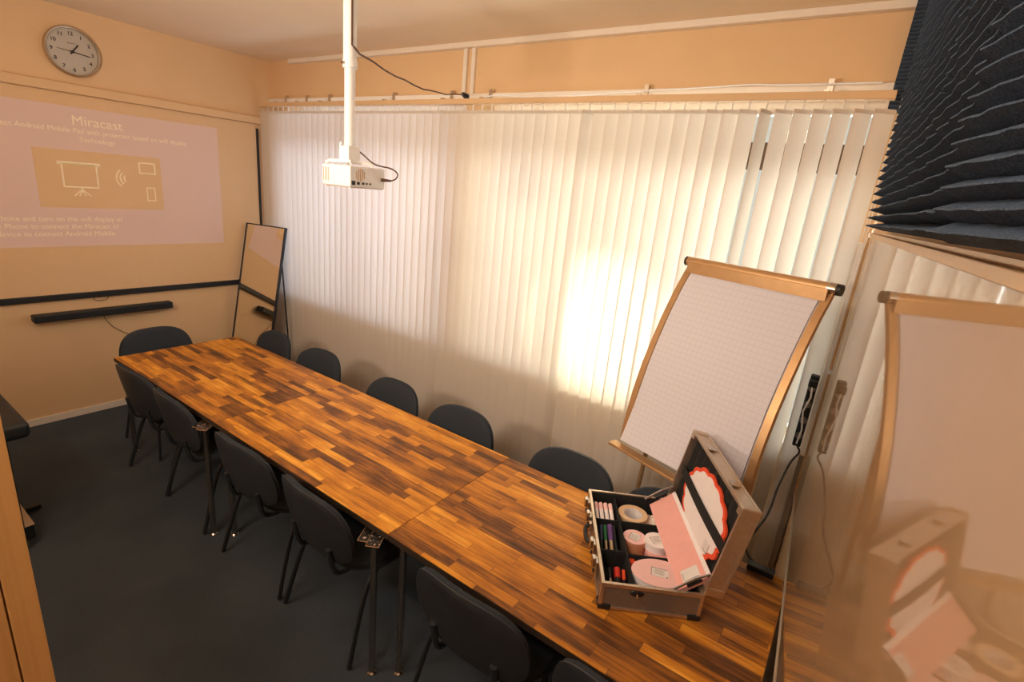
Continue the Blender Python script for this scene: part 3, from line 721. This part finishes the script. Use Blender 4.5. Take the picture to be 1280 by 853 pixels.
# ------------------------------------------------------------------ aluminium case
CE = Vector((.853, .522, 0)).normalized(); ca = math.atan2(CE.y, CE.x)
CO = Vector((4.549, 1.447, .7405)); CD, CLn, CHh = .353, .584, .110
cs = empty('aluminium_case', CO, ca, 'open aluminium trainer case with black lining standing on the nearest table', 'case')
def cmx(): return Matrix.Translation(CO) @ Matrix.Rotation(ca, 4, 'Z')
th = .007
mb = MB(); b0 = .006
mb.box(0, 0, b0, CD, CLn, b0 + th)
mb.box(.002, .002, b0, CD - .002, .002 + th, CHh).box(.002, CLn - .002 - th, b0, CD - .002, CLn - .002, CHh).box(.002, .002, b0, .002 + th, CLn - .002, CHh).box(CD - .002 - th, .002, b0, CD - .002, CLn - .002, CHh)
mb.build('base_shell', M['casep'], cs)
mb = MB(); r1 = .011
for z0, z1 in ((CHh - .012, CHh + .002), (.004, .014)):
    mb.box(-.002, -.002, z0, CD + .002, r1 - .002, z1).box(-.002, CLn - r1 + .002, z0, CD + .002, CLn + .002, z1).box(-.002, r1 - .002, z0, r1 - .002, CLn - r1 + .002, z1).box(CD + .002 - r1, r1 - .002, z0, CD + .002, CLn - r1 + .002, z1)
for x in (-.002, CD - .010):
    for y in (-.002, CLn - .010): mb.box(x, y, .014, x + .012, y + .012, CHh - .012)
mb.build('edge_frame', M['alu'], cs)
for x in (-.004, CD - .042):
    for y in (-.004, CLn - .042):
        MB().box(x, y, 0, x + .046, y + .046, .022, bev=.004).build('corner_guard', M['blackm'], cs)
DV = .118; y1, y2 = .205, .400; li = .012
mb = MB(); mb.box(li, li, b0 + th, CD - li, CLn - li, b0 + th + .004)
mb.box(th + .003, th + .003, b0 + th, th + .007, CLn - .01, CHh - .004).box(CD - .014, th + .003, b0 + th, CD - .010, CLn - .01, CHh - .004)
mb.box(th + .003, th + .003, b0 + th, CD - .01, th + .007, CHh - .004).box(th + .003, CLn - .014, b0 + th, CD - .01, CLn - .010, CHh - .004)
mb.build('lining', M['lining'], cs)
mb = MB(); mb.box(DV - .003, .014, .017, DV + .003, CLn - .014, CHh - .018)
for y in (y1, y2): mb.box(.014, y - .003, .017, DV - .003, y + .003, CHh - .020)
for y in (y1 - .01, y2): mb.box(DV + .003, y - .003, .017, CD - .014, y + .003, CHh - .020)
mb.build('divider', M['lining'], cs)
# latches and handle on the front (local -X)
for y in (.505, .405, .225, .125):
    lt = MB().box(-.012, y - .020, .030, -.001, y + .020, .104, bev=.002).build('latch', M['chrome'], cs)
    MB().box(-.026, y - .015, .078, -.010, y + .015, .116, bev=.004).build('latch_hook', M['chrome'], lt)
    MB().tube([(-.017, y, .055), (-.011, y, .055)], .007, 10).build('lock_barrel', M['blackm'], lt)
hd = MB().tube(smooth_pts([(-.010, .262, .075), (-.028, .266, .070), (-.031, .315, .066), (-.028, .364, .070), (-.010, .368, .075)], 2), .009, 10).build('handle', M['black'], cs, True)
MB().box(-.014, .250, .058, -.001, .276, .092, bev=.002).box(-.014, .354, .058, -.001, .380, .092, bev=.002).build('handle_mount', M['chrome'], hd)
# badge on the near side: small dark oval emblem
MB().lathe([(0, 0), (.016, 0), (.014, .003), (0, .0035)], 20, Matrix.Translation((.125, -.0, .082)) @ Matrix.Rotation(R(90), 4, 'X') @ Matrix.Diagonal((1.6, .8, 1, 1))).build('badge', M['blackm'], cs, True)
MB().tube([(.125, -.004, .084), (.125, -.010, .072)], .0045, 8).build('strap_stud', M['chrome'], cs, True)
# lid
phi = R(81); LL = .36
lx = Vector((math.cos(phi), 0, math.sin(phi)))        # along the lid away from hinge
ln = Vector((math.sin(phi), 0, -math.cos(phi)))       # outward (away from inside)
ML = frame_mtx((CD, 0, CHh + .002), (0, 1, 0), lx, ln)    # local x along length, y up lid, z outward
dT = .062
ld = MB().box(.003, .003, dT - .006, CLn - .003, LL - .003, dT, mtx=ML).box(.003, .003, 0, .009, LL - .003, dT, mtx=ML).box(CLn - .009, .003, 0, CLn - .003, LL - .003, dT, mtx=ML).box(.003, .003, 0, CLn - .003, .009, dT, mtx=ML).box(.003, LL - .009, 0, CLn - .003, LL - .003, dT, mtx=ML).build('lid', M['alu'], cs)
mb = MB()
for z0, z1 in ((-.002, .010), (dT - .008, dT + .002)):
    mb.box(0, 0, z0, CLn, .010, z1, mtx=ML).box(0, LL - .010, z0, CLn, LL, z1, mtx=ML).box(0, .010, z0, .010, LL - .010, z1, mtx=ML).box(CLn - .010, .010, z0, CLn, LL - .010, z1, mtx=ML)
mb.build('lid_edge', M['alu'], ld)
for x in (-.002, CLn - .034):
    for y in (-.002, LL - .034): MB().box(x, y, -.003, x + .036, y + .036, dT + .004, mtx=ML, bev=.005).build('corner_guard', M['alu'], ld)
for x in (.16, .42): MB().box(x - .02, LL - .0, .012, x + .02, LL + .006, .045, mtx=ML, bev=.002).build('latch_plate', M['chrome'], ld)
# wavy foam lining of the lid
rows = []
for i in range(60):
    x = .012 + (CLn - .024) * i / 59
    rows.append([tuple(ML @ Vector((x, .012 + (LL - .024) * j / 10, .026 + .006 * math.sin(i * .95 + j * .12)))) for j in range(11)])
MB().grid(rows, thick=ln * .02).build('lid_lining', M['lining'], ld, True)
for y in (.018, CLn - .018):      # lid stays
    MB().tube([(CD - .10, y, CHh - .004), (CD - .035, y, CHh + .05), (CD + .012, y, CHh + .075)], .006, 8, sx=.5).build('lid_stay', M['casep'], cs)
    MB().tube([(CD - .055, y + (.006 if y < .2 else -.006), CHh + .012), (CD - .01, y + (.006 if y < .2 else -.006), CHh + .045)], .009, 8, sx=.5).build('stay_cover', M['black'], cs)
# strap in the lid
MB().grid([[tuple(ML @ Vector((.02 + .544 * i / 12, .175 + dy, .010 - .008 * math.sin(PI * i / 12)))) for dy in (-.021, .021)] for i in range(13)], thick=ln * .002).build('lid_strap', M['lining'], ld, True)

# --- contents (things of their own)
def W(x, y, z): return tuple(cmx() @ Vector((x, y, z)))
FZ = b0 + th + .004
def content(name, loc, rz, label, cat, group=None): return empty(name, W(*loc), ca + rz, label, cat, group)
# white markers, far left compartment
for k in range(4):
    x = .028 + .0215 * k
    o = content('white_marker', (x, .405, FZ), 0, 'white marker pen in the far left compartment, %s from the case front' % ('first', 'second', 'third', 'fourth')[k], 'marker', 'white markers in the case')
    MB().tube([(0, .006, .055), (0, .075, .062)], .0085, 12).build('barrel', M['whitec'], o, True)
    MB().tube([(0, .075, .062), (0, .118, .066)], .0092, 12).build('cap', M['pinkl'], o, True)
    MB().box(-.0085, .01, 0, .0085, .115, .045).build('holder_block', M['lining'], o)
pens = [(.030, M['navy'], 'slim dark pen beside the green capped marker', 'black'), (.052, M['green'], 'marker with green cap in the middle left compartment', 'green'), (.076, M['purple'], 'marker with wide purple cap in the middle left compartment', 'purple'), (.098, M['blackm'], 'thin black pen at the divider in the middle left compartment', 'dark')]
for k, (x, m_, lb, _) in enumerate(pens):
    o = content('marker', (x, .215, FZ), R(2 * k - 3), lb, 'marker', 'coloured markers in the case')
    r_ = .011 if k == 2 else .0075
    MB().tube([(0, .0, r_), (0, .09, .030 + r_)], r_ * .85, 12).build('barrel', M['alu'] if k in (1, 2) else M['black'], o, True)
    MB().tube([(0, .09, .030 + r_), (0, .16, .052 + r_)], r_, 12).build('cap', m_, o, True)
pens2 = [(.030, M['black'], 'thin dark pen lying leftmost in the near left compartment'), (.050, M['blackm'], 'second dark pen in the near left compartment'), (.074, M['red'], 'marker with bright red cap in the near left compartment'), (.096, M['redc'], 'slim red capped pen beside the divider in the near left compartment')]
for k, (x, m_, lb) in enumerate(pens2):
    o = content('marker', (x, .018, FZ), R(3 - 2 * k), lb, 'marker', 'markers in the near compartment')
    r_ = .012 if k == 2 else .007
    MB().tube([(0, .0, r_), (0, .085, .02 + r_)], r_ * .8, 12).build('barrel', M['black'] if k != 1 else M['alu'], o, True)
    MB().tube([(0, .085, .02 + r_), (0, .125, .03 + r_)], r_, 12).build('cap', m_, o, True)
# tape roll
o = content('masking_tape_roll', (.190, .485, FZ), 0, 'roll of cream masking tape in the far right compartment', 'tape')
MB().lathe([(.042, 0), (.064, 0), (.064, .062), (.042, .062), (.042, 0)], 36).build('tape', M['tape'], o, True)
MB().lathe([(.038, 0), (.0415, 0), (.0415, .060), (.038, .060), (.038, 0)], 36).build('core', M['label'], o, True)
o = content('eraser_block', (.190, .485, FZ), R(25), 'small brown block lying inside the masking tape roll', 'eraser')
MB().box(-.024, -.012, 0, .024, .012, .024, bev=.004).build('block', M['casep'], o)
# crumpled film bag with pins
mb = MB(); rr = random.Random(3); rows = []
for i in range(9):
    rows.append([(-.045 + .09 * i / 8, -.055 + .11 * j / 8, .03 + .03 * math.sin(PI * i / 8) * math.sin(PI * j / 8) + rr.uniform(-.006, .008)) for j in range(9)])
o = content('pin_bag', (.292, .475, FZ), R(10), 'crumpled clear bag of pins beside the tape roll', 'bag')
mb.grid(rows, thick=(0, 0, -.022)).build('bag', M['paper2'], o)
# card stacks
def label_on(parent, w_, h_, z, rz, mk=True):
    rt = Matrix.Translation((0, 0, z)) @ Matrix.Rotation(rz, 4, 'Z')
    l = MB().box(-w_ / 2, -h_ / 2, 0, w_ / 2, h_ / 2, .0006, mtx=rt).build('label', M['label'], parent)
    mb = MB(); mb.box(-w_ / 2, -h_ / 2, .0006, -w_ / 2 + .0016, h_ / 2 * .9, .001, mtx=rt)
    mb.box(-w_ / 2, h_ / 2 - .0016, .0006, w_ / 2 * .9, h_ / 2, .001, mtx=rt)
    for q in range(5): mb.box(-w_ * .32, h_ * (.28 - .13 * q), .0006, w_ * (.3 - .05 * (q % 3)), h_ * (.28 - .13 * q) + .0008, .0009, mtx=rt)
    mb.box(w_ * .38, -h_ * .46, .0006, w_ * .46, -h_ * .36, .001, mtx=rt)
    mb.build('print', M['ink'], l)
def disc_stack(name, loc, rx, ry, h_, m_, lb, cat, grp_, rz=0, side=None):
    o = content(name, loc, 0, lb, cat, grp_)
    poly = [(rx * math.cos(2 * PI * k / 40), ry * math.sin(2 * PI * k / 40)) for k in range(40)]
    mtx_ = Matrix.Rotation(rz, 4, 'Z')
    n = 6; mb = MB()
    for k in range(n):
        s_ = 1 - .012 * (k % 2); mb.prism([(x * s_, y * s_) for x, y in poly], h_ * k / n, h_ * (k + 1) / n - .0002, mtx=mtx_)
    mb.build('cards', side or m_, o)
    MB().prism(poly, h_, h_ + .002, mtx=mtx_).build('top_card', m_, o)
    return o
g3 = 'round card stacks in the case'
o = disc_stack('round_card_stack', (.170, .318, FZ), .047, .047, .062, M['pinkl'], 'stack of round pink cards with a printed label, left in the middle compartment', 'card stack', g3, side=M['salmon'])
label_on(o, .045, .04, .0645, R(60))
o = disc_stack('oval_card_stack', (.266, .268, FZ), .056, .072, .040, M['pink'], 'thick stack of salmon oval cards under the white round cards', 'card stack', g3, rz=R(8))
o = disc_stack('round_card_stack', (.256, .300, FZ + .0421), .050, .050, .030, M['whitec'], 'stack of white round cards lying on the salmon ovals', 'card stack', g3, side=M['whitec'])
label_on(o, .05, .042, .0325, R(20))
o = disc_stack('large_oval_card_stack', (.224, .105, FZ), .104, .074, .076, M['pinkl'], 'large oval pink card stack with white label in the near compartment', 'card stack', g3, side=M['whitec'])
label_on(o, .062, .044, .0785, R(-12))
# red rosette corners under the large oval stack
for k, (x, y) in enumerate(((.136, .178), (.300, .030))):
    o = content('red_cloud_card', (x, y, FZ), 0, 'red scalloped card corner at the %s of the large oval stack' % ('far left' if k == 0 else 'near right'), 'card', 'red cards under the ovals')
    MB().prism([((.013 + .004 * math.cos(7 * a)) * math.cos(a), (.013 + .004 * math.cos(7 * a)) * math.sin(a)) for a in [2 * PI * q / 42 for q in range(42)]], 0, .058).build('card', M['redc'], o)
# pink strip-card packet leaning on the hinge side
o = empty('pink_card_packet', (0, 0, 0), 0, 'long pink packet of strip cards leaning between base and lid', 'card packet')
pd = Vector((math.cos(R(38)), 0, math.sin(R(38)))); pn_ = Vector((-math.sin(R(38)), 0, math.cos(R(38))))
MP = cmx() @ frame_mtx((.272, .030, .092), (0, 1, 0), pd, -pn_)
MB().box(0, 0, 0, .52, .130, .018, mtx=MP, bev=.0015).build('packet', M['pink'], o)
MB().box(.0, .114, -.0012, .52, .130, .0, mtx=MP).build('film_seam', M['whitec'], o)
lb = MB().box(.02, .03, -.0012, .075, .095, -.0004, mtx=MP).build('label', M['label'], o)
MB().box(.022, .034, -.0018, .0235, .092, -.0012, mtx=MP).box(.03, .034, -.0018, .06, .0355, -.0012, mtx=MP).build('print', M['ink'], lb)
# cloud shaped cards behind the lid strap
def cloud(a0, b0, n, amp, s_=1.0):
    out = []
    for q in range(140):
        a = 2 * PI * q / 140; k = 1 + amp * abs(math.sin(n * a / 2))
        out.append((s_ * a0 * k * math.cos(a), s_ * b0 * k * math.sin(a)))
    return out
o = empty('cloud_card_pad', (0, 0, 0), 0, 'white cloud shaped card pad with bright red edge strapped inside the lid', 'card pad')
MC = cmx() @ ML @ Matrix.Translation((.27, .165, .012))
MB().prism(cloud(.215, .135, 15, .07), 0, .007, mtx=MC).build('red_backing', M['redc'], o)
MB().prism(cloud(.215, .135, 15, .07, .90), -.0015, 0, mtx=MC).build('white_card', M['whitec'], o)
lb = MB().box(-.155, -.085, -.0022, -.11, -.045, -.0015, mtx=MC).build('label', M['label'], o)
MB().box(-.155, -.085, -.0028, -.1535, -.045, -.0022, mtx=MC).box(-.155, -.085, -.0028, -.115, -.0835, -.0022, mtx=MC).build('print', M['ink'], lb)

# ------------------------------------------------------------------ black cabinet and wooden wardrobe on the left
bc = empty('black_cabinet', (1.42, .30, 0), 0, 'low black cabinet on castors at the left edge near the far wall', 'cabinet')
MB().box(-.30, -.28, .66, .29, .29, .75, bev=.03, seg=4).build('top', M['black'], bc)
MB().box(-.27, -.26, .14, .25, .20, .66, bev=.004).build('body', M['blackm'], bc)
MB().box(-.28, -.27, .06, .26, .235, .14, bev=.004).build('plinth', M['black'], bc)
MB().box(-.281, -.271, .14, .262, .238, .144).build('trim_line', M['chrome'], bc)
for x in (-.24, .24):
    for y in (-.22, .18):
        MB().tube([(x - .012, y, .028), (x + .012, y, .028)], .028, 14).box(x - .006, y - .006, .03, x + .006, y + .006, .062).build('castor', M['chrome'], bc)
MB().box(-.14, .20, .02, -.10, .34, .045, bev=.004).build('floor_foot', M['black'], bc)

wd = empty('wooden_wardrobe', (3.9, .165, 0), 0, 'light oak wardrobe whose front edge fills the lower left corner', 'wardrobe')
MB().box(-.60, -1.10, .0, 0, 0, 2.2).build('carcass', M['oak'], wd)
for y0, y1_ in ((-.56, -.046), (-1.075, -.564)):
    d_ = MB().box(0.0, y0, .06, .018, y1_, 2.18, bev=.001).build('door', M['oak'], wd)
    MB().tube([(.045, (y1_ - .05) if y0 < -1 else (y0 + .05), 1.0), (.045, (y1_ - .05) if y0 < -1 else (y0 + .05), 1.16)], .006, 8).build('handle', M['chrome'], d_)
MB().box(0.0, -.043, .0, .018, -.001, 2.2, bev=.001).build('side_stile', M['oak'], wd)
